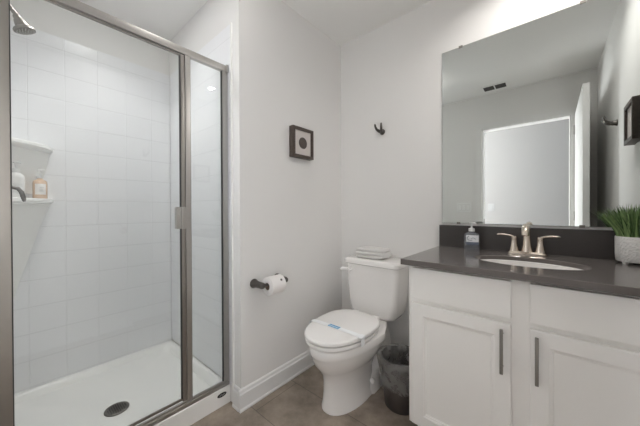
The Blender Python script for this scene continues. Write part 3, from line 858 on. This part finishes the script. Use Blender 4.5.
sp_.build('spout', FAUCET, fau, 55)
MB().lathe([(0, 0), (.003, 0), (.003, .02), (.006, .024), (.006, .03), (0, .032)], 12, (FX, FY + .022, CZ + .016)).build('drain_lift', FAUCET, fau, 50)
for s_ in (-1, 1):
    hx = FX + s_ * .0525
    hm = MB(); hm.lathe([(.022, CZ + .015), (.021, CZ + .022), (.0145, CZ + .05), (.0125, CZ + .075), (.0135, CZ + .080), (.012, CZ + .090), (0, CZ + .093)], 24, (hx, FY, 0))
    ho = hm.build('handle', FAUCET, fau, 50)
    lm = MB(); lm.tube([(hx, FY, CZ + .086), (hx + s_ * .02, FY - .003, CZ + .094), (hx + s_ * .045, FY - .006, CZ + .0975), (hx + s_ * .066, FY - .008, CZ + .0965), (hx + s_ * .074, FY - .009, CZ + .0955)], [.0095, .0085, .0085, .0090, .004], 14, .62)
    lm.build('lever', FAUCET, ho, 60)

# hand soap on the counter
L = (.968, -.078, CZ + .0005)
hsp, body = pump_bottle('soap_dispenser', L, 'clear hand soap pump bottle beside the faucet', 'soap dispenser', .039, .098, .62, CLEARS, -.6)
a0 = math.radians(-128); a1 = math.radians(-22)
lab = wrap_label(hsp, 'label', L, .039, .62, a0, a1, .046, .084, mat('white_blue_label', (.86, .87, .89), .5))
wrap_label(hsp, 'lower_label', L, .039, .62, a0, a1, .030, .046, mat('slate_blue_label', (.13, .155, .21), .45))
def on_bottle(a, z, off=.0018): return (L[0] + (.039 + off) * math.cos(a), L[1] + (.039 * .62 + off) * math.sin(a), L[2] + z)
sw = MB(); sw.tube([on_bottle(math.radians(d), z) for d, z in ((-100, .078), (-112, .074), (-116, .066), (-110, .058), (-95, .055), (-78, .057))], .0015, 8); sw.build('brand_curve', mat('slate_ink', (.12, .14, .18), .5), lab)
sw = MB(); sw.tube([on_bottle(math.radians(d), z) for d, z in ((-88, .066), (-70, .070), (-52, .062))], .0014, 8); sw.build('brand_stroke', mat('grey_ink', (.25, .27, .32), .5), lab)

# potted grass
GXc, GYc, GR = 1.574, -.088, .060
pl = thing('potted_grass', (GXc, GYc, CZ), 'potted artificial grass in a white textured pot at counter right end', 'potted plant')
pt = MB(); zt = CZ + .010; ph = .104
pt.lathe([(0, zt), (GR * .93, zt), (GR * .97, zt + .006), (GR * 1.0, zt + .03), (GR * 1.01, zt + ph - .003), (GR * .985, zt + ph), (GR * .92, zt + ph - .002), (GR * .9, zt + ph - .02), (0, zt + ph - .02)], 56, (GXc, GYc, 0))
pot = pt.build('pot', POTM, pl, 50)
for k in range(3):
    a = 2 * PI * k / 3 + 3.9
    MB().lathe([(0, CZ + .0004), (.008, CZ + .0004), (.010, CZ + .012), (0, CZ + .012)], 14, (GXc + GR * .78 * math.cos(a), GYc + GR * .78 * math.sin(a), 0)).build('foot', POTM, pot, 50)
gr = MB(); t = bmesh.new()
for k in range(430):
    rr = GR * .86 * math.sqrt(random.random()); a = random.uniform(0, 2 * PI)
    bx_, by_ = GXc + rr * math.cos(a), GYc + rr * math.sin(a); z0 = zt + ph - .018
    hgt = random.uniform(.115, .170) * (1.0 - .15 * rr / GR)
    lean = (rr / GR) * random.uniform(.2, .62) + random.uniform(0, .12)
    la = a + random.uniform(-.7, .7); wd = random.uniform(.0024, .0042); ta = random.uniform(0, PI)
    side = Vector((math.cos(ta), math.sin(ta), 0)); prev = None; NS = 5
    for i in range(NS + 1):
        f = i / NS
        rad = hgt * lean * f ** 1.7 * 1.15
        p = Vector((bx_ + math.cos(la) * rad, by_ + math.sin(la) * rad, z0 + hgt * f * (1 - .22 * lean * f)))
        p.x = min(p.x, W - .004); p.y = min(p.y, -.010)
        if p.y > -.024 and p.z < 1.024: p.y = -.024
        w_ = wd * (1 - f ** 2.2)
        cur = (t.verts.new(p - side * w_), t.verts.new(p + side * w_)) if i < NS else (t.verts.new(p),)
        if prev:
            if len(cur) == 2: t.faces.new((prev[0], prev[1], cur[1], cur[0]))
            else: t.faces.new((prev[0], prev[1], cur[0]))
        prev = cur
gr.merge(t)
fo = gr.build('foliage', GRASS, pl); fo['kind'] = 'stuff'

# ------------------------------------------------------------------ mirror
mir = thing('mirror', (1.215, 0, 1.032), 'large frameless wall mirror above the vanity backsplash', 'mirror')
MX0, MX1, MZ0, MZ1 = .790, W - .003, 1.032, 2.094
MB().box(MX0, MX1, -.0065, -.0008, MZ0, MZ1).build('back', MIREDGE, mir)
MB().box(MX0 + .001, MX1 - .001, -.0072, -.0066, MZ0 + .001, MZ1 - .001).build('glass', MIRROR, mir)
for x, z in ((.896, MZ1), (1.42, MZ1), (.884, MZ0), (1.419, MZ0)):
    s_ = 1 if z == MZ1 else -1
    MB().box(x - .010, x + .010, -.0095, -.0008, min(z - s_ * .007, z + s_ * .006), max(z - s_ * .007, z + s_ * .006), .001).build('clip', NICKEL_D, mir)

# ------------------------------------------------------------------ bin with liner
BX, BY = .657, -.328
bn = MB(); bn.lathe([(0, .001), (.086, .001), (.090, .006), (.094, .06), (.113, .272), (.116, .276), (.113, .279), (.110, .274), (.092, .065), (.086, .010), (0, .010)], 48, (BX, BY, 0))
tag(bn.build('waste_bin', BINM, None, 50), 'round dark waste bin between the toilet and the vanity', 'bin')
lg = MB(); t = bmesh.new(); rows = []; NSEG = 72
prof = [(.060, .06), (.085, .10), (.098, .18), (.104, .25), (.109, .283), (.118, .2875), (.1235, .280), (.122, .25), (.119, .20), (.116, .16), (.1145, .125)]
for i, (r, z) in enumerate(prof):
    row = []
    for k in range(NSEG):
        a = 2 * PI * k / NSEG
        nn = noise.noise(Vector((math.cos(a) * 3, math.sin(a) * 3, z * 14))); n2 = noise.noise(Vector((math.cos(a) * 11, math.sin(a) * 11, z * 9 + 4)))
        inner = i < 5
        dr_ = (-abs(nn) * .012 - abs(n2) * .006) if inner else (abs(nn) * .003 + abs(n2) * .003)
        dz = nn * .02 if i == len(prof) - 1 else 0
        # a loose fold of the liner hanging out towards the toilet
        if not inner and math.cos(a - 3.5) > .8: dr_ += .012 * (math.cos(a - 3.5) - .8) * 5 * max(0, (z - .19) / .09)
        rad_ = r + dr_
        row.append(t.verts.new((min(BX + rad_ * math.cos(a), VX0 - .002), BY + rad_ * math.sin(a), z + dz)))
    rows.append(row)
MB._skin(t, rows, NSEG)
lg.merge(t)
tag(lg.build('bin_liner', BAG, None, 60), 'translucent plastic bag lining the dark waste bin', 'bin liner')

# ------------------------------------------------------------------ switches and vent seen in the mirror
def switch(name, xc, y, zc, gangs, wdt, label, pm=PLAST):
    s = thing(name, (xc, y, zc), label, 'light switch')
    MB().box(xc - wdt / 2, xc + wdt / 2, y + .0004, y + .006, zc - .058, zc + .058, .002).build('plate', pm, s, 30)
    for g in range(gangs):
        gx = xc + (g - (gangs - 1) / 2) * .046
        o_ = MB(); o_.box(gx - .0185, gx + .0185, y + .0060, y + .0064, zc - .036, zc + .036); o_.build('rocker_gap_border', GREY if pm is PLAST else pm, s)  # grey border paints the shade in the gap round each rocker
        r_ = MB(); r_.prism([(y + .0066, zc - .033), (y + .012, zc - .033), (y + .0080, zc + .033), (y + .0066, zc + .033)], gx - .0165, gx + .0165, 'x'); r_.build('rocker', pm, s)
switch('light_switch', .497, D, 1.137, 3, .165, 'white three-gang light switch beside the doorway, seen in the mirror')
switch('light_switch', .612, HY, 1.14, 1, .085, 'white single light switch on the hall wall, seen through the doorway', mat('light_grey_plastic', (.40, .40, .42), .4))
vt = thing('ceiling_vent', (.84, -1.712, H), 'white ceiling vent with two dark slots, seen in the mirror', 'vent')
fr = MB(); fr.box(.722, .958, -1.795, -1.635, H - .006, H - .0004, .002); fr.build('grille', PLAST, vt, 30)
for a, b_ in ((.738, .834), (.846, .942)):
    s_ = MB(); s_.box(a, b_, -1.772, -1.658, H - .0075, H - .0061); so = s_.build('slot', SLOT, vt)
    lv = MB()
    for k in range(4): lv.box(a + .003, b_ - .003, -1.760 + k * .028, -1.7585 + k * .028, H - .0095, H - .0076)
    lv.build('louvre', mat('vent_grey', (.10, .10, .098), .6), so)
